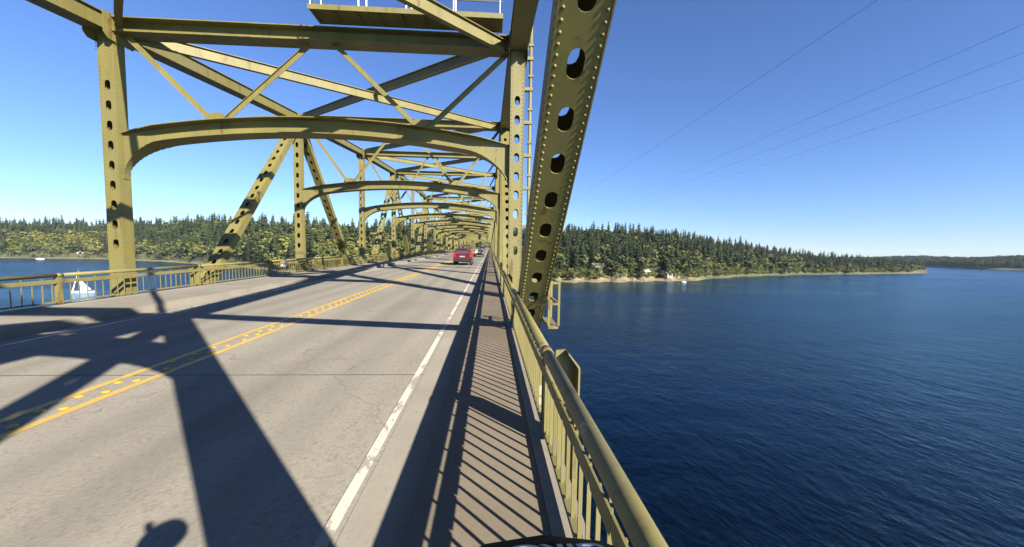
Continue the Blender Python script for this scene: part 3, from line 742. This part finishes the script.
# ------------------------------------------------------------------ boats
def hull(L, bw, fb, name, mat_, parent):
    b = MB(); st = [(-.5, .36, 1.0), (-.3, .47, .96), (0, .5, .95), (.25, .38, 1.03), (.42, .17, 1.15), (.5, .01, 1.25)]
    for (t, wd, zz) in st:
        b.v += [(t * L, -wd * bw, fb * zz), (t * L, -wd * bw * .8, fb * .2), (t * L * .96, 0, -.45), (t * L, wd * bw * .8, fb * .2), (t * L, wd * bw, fb * zz)]
    for i in range(len(st) - 1):
        for j in range(4): b.f.append((i * 5 + j, i * 5 + j + 1, i * 5 + 6 + j, i * 5 + 5 + j))
        b.f.append((i * 5, i * 5 + 5, i * 5 + 9, i * 5 + 4))
    b.f.append((0, 1, 2, 3, 4)); return b.build(name, mat_, parent)
sb = empty('sailboat', Matrix.Translation((-217, 218, WZ)) @ Matrix.Rotation(math.radians(-160), 4, 'Z') @ Matrix.Rotation(math.radians(-9), 4, 'X') @ Matrix.Scale(.8, 4), 'white sailboat under way on the water beyond the left railing', 'sailboat')
hull(11.5, 3.3, 1.15, 'hull', 'boat_white', sb)
MB().box(-2.2, 1.8, -.9, .9, 1.0, 1.65).build('cabin', 'boat_white', sb); MB().box(-1.9, 1.5, -.92, .92, 1.25, 1.5).build('cabin_window', 'navy', sb)
MB().tube([(1.0, 0, 1.0), (1.0, 0, 15.5)], [.11, .07], 8).build('mast', 'boat_white', sb); MB().tube([(1.0, 0, 2.4), (-4.3, 0.3, 2.5)], .08, 8).build('boom', 'boat_white', sb)
def sail(name, a, b_, c, belly):
    mb = MB(); n = 8
    a, b_, c = Vector(a), Vector(b_), Vector(c)
    for i in range(n + 1):
        for j in range(n + 1):
            u, w_ = i / n, j / n; p = a * (1 - u) + (b_ * (1 - w_) + c * w_) * u
            mb.v.append(tuple(p + Vector((0, belly * math.sin(math.pi * u) * math.sin(math.pi * (.1 + .8 * w_)), 0))))
    for i in range(n):
        for j in range(n): k = i * (n + 1) + j; mb.f.append((k, k + 1, k + n + 2, k + n + 1))
    return mb.build(name, 'sail_cloth', sb, True)
sail('mainsail', (.85, 0, 9.5), (.85, 0, 2.6), (-4.2, .3, 2.7), .5); sail('headsail', (1.15, 0, 14.5), (5.5, 0, 1.6), (4.6, .25, 1.7), .25)
MB().tube([(5.6, 0, 1.4), (1.0, 0, 15.2)], .03, 5).build('forestay', 'galvanised', sb)
def motorboat(x, y, rz, L, label):
    r = empty('motorboat', Matrix.Translation((x, y, WZ)) @ Matrix.Rotation(rz, 4, 'Z'), label, 'boat')
    hull(L, L * .3, L * .13, 'hull', 'boat_white', r); c = MB().box(-L * .2, L * .15, -L * .1, L * .1, L * .12, L * .25).build('cabin', 'boat_white', r)
    MB().box(-L * .16, L * .152, -L * .102, L * .102, L * .17, L * .22).build('cabin_window', 'glass', c)
motorboat(-815, 747, .7, 10, 'white motorboat off the shore at the far left')
motorboat(-650, 735, .5, 9, 'white motorboat close inshore left of the first post')
motorboat(183, 352, .2, 5, 'small white motorboat drawn up off the sandy beach')
MB_d = empty('jetty', Matrix.Translation((196, 372, WZ)) @ Matrix.Rotation(-.5, 4, 'Z'), 'short wooden jetty on the beach right of the bridge', 'jetty')
MB().box(-9, 9, -1, 1, 1.5, 1.75).build('deck', 'wood', MB_d)
for xx in (-8, -3, 3, 8):
    for yy in (-.9, .9): MB().tube([(xx, yy, -1), (xx, yy, 2.2)], .16, 7).build('pile', 'wood', MB_d)

# ------------------------------------------------------------------ power cables beyond the right side
for i, (cx, ch, lb) in enumerate(((80, 54, 'topmost thin power cable crossing the sky'), (119, 53.5, 'second thin power cable from the top in the sky'), (136, 54, 'third thin power cable from the top in the sky'), (155, 54, 'lowest thin power cable in the sky'))):
    pts = []
    for j in range(61):
        t = j / 60; y = -40 + 900 * t; pts.append((cx - 8 * t, y, EYE + ch - 10 * math.sin(math.pi * t) * .3 - 26 * t ** 3 + 6 * max(0, .2 - t)))
    tag(MB().tube(pts, .033, 5).build('power_cable', 'cable'), lb, 'cable', 'power cables')

# ------------------------------------------------------------------ vehicles
def car(x, y, paint, label, suv=True, rz=0.0, name='car'):
    R = empty(name, onbridge(x, y, 0, rz), label, 'car'); k = 1.0 if suv else .84
    st = [(-2.35, .42, .92, .95, .82), (-2.28, .36, 1.03, 1.10, .78), (-2.02, .32, 1.05, 1.62 * k, .64), (-1.6, .32, 1.05, 1.73 * k, .66), (.1, .30, 1.02, 1.73 * k, .67), (.55, .30, 1.0, 1.66 * k, .65), (1.35, .30, .98, 1.08, .70), (2.05, .34, .90, .98, .70), (2.36, .45, .70, .76, .66)]
    b = MB()
    for (yy, z0, zbelt, zr, wr) in st:
        e = .93 if abs(yy) > 2.2 else 1.0
        ring = [(-.80 * e, z0), (-.93 * e, z0 + .2), (-.95 * e, zbelt * .8), (-.90 * e, zbelt), (-wr - .03, zr - .07 if zr > zbelt + .1 else zr - .01), (-wr * .6, zr)]
        ring = ring + [(-a, c) for a, c in ring[::-1]]
        b.v += [(a, yy, c) for a, c in ring]
    n = 12
    for i in range(len(st) - 1):
        for j in range(n): b.f.append((i * n + j, i * n + (j + 1) % n, (i + 1) * n + (j + 1) % n, (i + 1) * n + j))
    b.f += [tuple(range(n))[::-1], tuple(range(8 * n, 9 * n))]
    body = b.build('body', paint, R, smooth=False)
    rk = 1.62 * k
    MB().quad((-.70, -2.292, 1.15), (.70, -2.292, 1.15), (.58, -2.065, rk - .10), (-.58, -2.065, rk - .10)).build('rear_window', 'glass', R)
    MB().quad((-.60, .64, 1.66 * k - .06), (.60, .64, 1.66 * k - .06), (.66, 1.33, 1.12), (-.66, 1.33, 1.12)).build('windscreen', 'glass', R)
    for s in (-1, 1):
        for (a, c_) in ((-1.95, -.95), (-.88, .08), (.15, .95)):
            zt = 1.73 * k - .14 if c_ < .5 else 1.45 * k
            MB().quad((s * .905, a, 1.08), (s * .905, c_, 1.06), (s * .72, min(c_, .5), zt), (s * .72, a + (.12 if a < -1.5 else 0), zt)).build('side_window', 'glass', R)
        MB().prism([(s * .94, .78), (s * .94, 1.04), (s * .84, 1.32), (s * .70, 1.30), (s * .66, .86)], 'y', -2.39, -2.27).build('tail_light', 'tail_red', R)
        MB().box(min(s * .55, s * .86), max(s * .55, s * .86), 2.22, 2.37, .66, .80).build('headlight', 'rim', R)
        MB().box(min(s * .93, s * 1.10), max(s * .93, s * 1.10), .75, .87, 1.0, 1.14).build('mirror', paint, R)
        for yy in (-1.45, 1.45):
            w_ = MB(); w_.tube([(s * .70, yy, .345), (s * .94, yy, .345)], .345, 18); wo = w_.build('tyre', 'tyre', R); MB().tube([(s * .938, yy, .345), (s * .955, yy, .345)], .21, 12).build('rim', 'rim', wo)
    MB().box(-.88, .88, -2.42, -2.30, .42, .70).build('bumper', 'car_black', R); MB().box(-.26, .26, -2.405, -2.33, .82, .95).build('number_plate', 'plate', R)
    MB().bar((-.50, -2.10, rk - .02), (.50, -2.10, rk - .02), .10, .05, (0, 1, 0)).build('spoiler', paint, R)
    return R
car(-2.75, 41.0, 'car_red', 'red SUV seen from behind in the near lane under the truss')
car(-2.0, 72.0, 'car_white', 'white car just beyond the red SUV', suv=False)
car(-2.4, 98.0, 'car_grey', 'grey car far ahead in the lane beyond the white car', suv=False)
car(-2.4, 122.0, 'car_black', 'dark car farthest ahead under the truss', suv=True)

# ------------------------------------------------------------------ the cyclist wearing the camera (its shadow falls on the road) and the bicycle
CY = -0.12
def skin_body(name, chains, material, parent):
    vv, ee, rr = [], [], []
    idx = {}
    def vid(p, r):
        key = tuple(round(c, 4) for c in p)
        if key not in idx: idx[key] = len(vv); vv.append(p); rr.append(r)
        return idx[key]
    for ch in chains:
        prev = None
        for p, r in ch:
            i = vid(p, r)
            if prev is not None and i != prev: ee.append((prev, i))
            prev = i
    me = bpy.data.meshes.new(name); me.from_pydata(vv, ee, []); o = link(name, me)
    md = o.modifiers.new('skin', 'SKIN'); o.modifiers.new('sub', 'SUBSURF').levels = 2
    for i, r in enumerate(rr): me.skin_vertices[0].data[i].radius = (r, r)
    me.skin_vertices[0].data[0].use_root = True
    dg = bpy.context.evaluated_depsgraph_get(); new = bpy.data.meshes.new_from_object(o.evaluated_get(dg))
    bpy.data.objects.remove(o); new.name = name; new.materials.clear(); new.materials.append(MAT[material])
    new.polygons.foreach_set('use_smooth', [True] * len(new.polygons)); return link(name, new, parent)
Z0 = SW
per = empty('person', onbridge(0, 0, 0), 'cyclist in dark clothes and black helmet whose shadow falls on the road', 'person')
hip = (0, -.58, Z0 + .93); sp = (0, -.45, Z0 + 1.12); ch_ = (0, -.24, Z0 + 1.30); nk = (0, -.10, Z0 + 1.42); hd0 = (0, -.04, Z0 + 1.50); hd = (0, -.01, Z0 + 1.56)
chains = [[(hip, .15), (sp, .145), (ch_, .155), (nk, .06), (hd0, .075), (hd, .085)]]
for s in (-1, 1):
    chains.append([(ch_, .155), ((s * .19, -.26, Z0 + 1.33), .07), ((s * .30, -.10, Z0 + 1.16), .05), ((s * .27, .13, Z0 + .99), .038), ((s * .26, .20, Z0 + .97), .04)])
    kz = .60 if s > 0 else .78; fz = .14 if s > 0 else .42
    chains.append([(hip, .15), ((s * .10, -.58, Z0 + .90), .10), ((s * .12, -.22, Z0 + kz), .065), ((s * .11, -.40 + (.02 if s > 0 else .1), Z0 + fz + .06), .045), ((s * .11, -.25, Z0 + fz), .04)])
body = skin_body('body', chains, 'jersey', per)
for s in (-1, 1):
    fc = []
    palm = (s * .26, .20, Z0 + .97)
    for j in range(4):
        xx = s * (.23 + .02 * j); fc.append([(palm, .03), ((xx, .235, Z0 + .985), .010), ((xx, .262 + .003 * (j % 2), Z0 + .96), .009), ((xx, .245, Z0 + .93), .008)])
    fc.append([(palm, .03), ((s * .215, .215, Z0 + .955), .011), ((s * .20, .245, Z0 + .935), .009)])
    skin_body('hand', fc, 'skin', per)
# helmet: a vented shell, worn on the head, with a short peak and printed brand at the front
hc = Vector((.020, -.0068, Z0 + 1.588)); hb = MB(); nu, nv = 28, 12
for i in range(nv + 1):
    th = math.radians(8 + 92 * i / nv) if i else 0
    for j in range(nu):
        ph = 2 * math.pi * j / nu; rv = 1 + .03 * math.cos(ph * 7) * math.sin(th) ** 2 * (0 if math.cos(ph) > .6 else 1)
        hb.v.append((hc.x + .112 * rv * math.sin(th) * math.sin(ph), hc.y + (.172 if math.cos(ph) > 0 else .155) * rv * math.sin(th) * math.cos(ph), hc.z + .098 * math.cos(th)))
for i in range(nv):
    for j in range(nu): hb.f.append((i * nu + j, i * nu + (j + 1) % nu, (i + 1) * nu + (j + 1) % nu, (i + 1) * nu + j))
helmet = hb.build('cycling_helmet', 'helmet_black', None, True); helmet.matrix_world = onbridge(); tag(helmet, 'black cycling helmet whose front edge shows at the bottom of the view', 'helmet')
helmet.modifiers.new('thick', 'SOLIDIFY').thickness = .012
tc = bpy.data.curves.new('lettering', 'FONT'); tc.body = 'GIRO'; tc.size = .0112; tc.align_x = 'CENTER'; tc.align_y = 'CENTER'; tc.extrude = .0003; tc.materials.append(MAT['letter_blue']); tc.offset = .0002
tx = bpy.data.objects.new('lettering', tc); COL.objects.link(tx); tx.parent = helmet
th = math.radians(39); sn = math.sin(th); LY = .172 * sn; LZ = .098 * math.cos(th)
slope = math.atan2(.098 ** 2 * LY, .172 ** 2 * LZ)
tx.matrix_local = Matrix.Translation((hc.x, hc.y + LY, hc.z + LZ + .0015)) @ Matrix.Rotation(-slope, 4, 'X') @ Matrix.Rotation(math.pi, 4, 'Z')
bpy.context.view_layer.update()
lm = bpy.data.meshes.new_from_object(tx.evaluated_get(bpy.context.evaluated_depsgraph_get())); ml = tx.matrix_local.copy()
bpy.data.objects.remove(tx); tx = link('lettering', lm, helmet); tx.matrix_local = ml
ac = empty('action_camera', onbridge(0, -.05, EYE - .02), 'small black action camera on top of the cycling helmet', 'camera')
MB().box(-.02, .02, -.03, 0.0, -.02, .025).build('camera_body', 'helmet_black', ac); MB().box(-.012, .012, -.03, -.01, -.09, -.02).build('mount', 'helmet_black', ac)
MB().tube([(0, .0, .006), (0, .006, .006)], .012, 12).build('lens', 'glass', ac)
bk = empty('bicycle', onbridge(0, -.38, Z0), 'bicycle ridden by the cyclist on the right walkway', 'bicycle')
for yy in (-.50, .55):
    w_ = MB(); w_.tube([(0, yy + .34 * math.cos(a * math.pi / 16), .345 + .34 * math.sin(a * math.pi / 16)) for a in range(33)], .018, 8, False); wo = w_.build('wheel', 'tyre', bk, True)
    sk = MB()
    for j in range(14): a = j * math.pi / 7; sk.tube([(0, yy, .345), (0, yy + .33 * math.cos(a), .345 + .33 * math.sin(a))], .0015, 4)
    sk.build('spokes', 'galvanised', wo)
fr = MB()
for a, c_ in (((0, -.05, .29), (0, -.20, .80)), ((0, -.05, .29), (0, .42, .72)), ((0, -.19, .76), (0, .40, .82)), ((0, .40, .86), (0, .55, .345)), ((0, -.05, .29), (.06, -.5, .345)), ((0, -.18, .74), (.06, -.5, .345))): fr.tube([a, c_], .017, 8)
fr.build('frame', 'bike_paint', bk); MB().tube([(-.30, .60, .93), (-.1, .50, .96), (.1, .50, .96), (.30, .60, .93)], .014, 8).build('handlebar', 'dark_steel', bk); MB().tube([(0, .40, .82), (0, .49, .96)], .016, 8).build('stem', 'dark_steel', bk)
MB().prism([(-.08, -.34), (.08, -.34), (.02, -.06), (-.02, -.06)], 'z', .82, .87).build('saddle', 'helmet_black', bk)
MB().tube([(-.02, -.05, .29), (.05, -.05, .29)], .09, 16).build('crank', 'dark_steel', bk)

# ------------------------------------------------------------------ the air between here and the far shores
hz = MB().box(-6200, 6200, -3200, 7200, WZ - 1.6, WZ + 150).build('haze', 'cable'); hz.data.materials.clear()
hm = bpy.data.materials.new('haze'); hm.use_nodes = True; hn = hm.node_tree.nodes
hn.remove(hn['Principled BSDF']); pv = hn.new('ShaderNodeVolumePrincipled'); pv.inputs['Color'].default_value = (0.62, 0.80, 1.0, 1); pv.inputs['Density'].default_value = 0.000032; pv.inputs['Anisotropy'].default_value = 0.0
hm.node_tree.links.new(pv.outputs[0], hn['Material Output'].inputs['Volume']); hz.data.materials.append(hm)
tag(hz, 'thin pale haze over the water and the far shores', 'haze', kind='stuff')

# the exposure is set for the sky; base colours are scaled down evenly to offset it and deepen the shade
KA = 0.70
for m in bpy.data.materials:
    if not m.use_nodes or 'Principled BSDF' not in m.node_tree.nodes or m.name in ('water', 'glass'): continue
    bc = pb(m).inputs['Base Color']
    if bc.is_linked:
        src = bc.links[0].from_socket; n = nd(m, 'ShaderNodeMix', data_type='RGBA', blend_type='MULTIPLY'); n.inputs[0].default_value = 1.0
        lk(m, src, n.inputs[6]); n.inputs[7].default_value = (KA, KA, KA, 1); lk(m, n.outputs[2], bc)
    else: bc.default_value = tuple(x * KA for x in bc.default_value[:3]) + (1,)
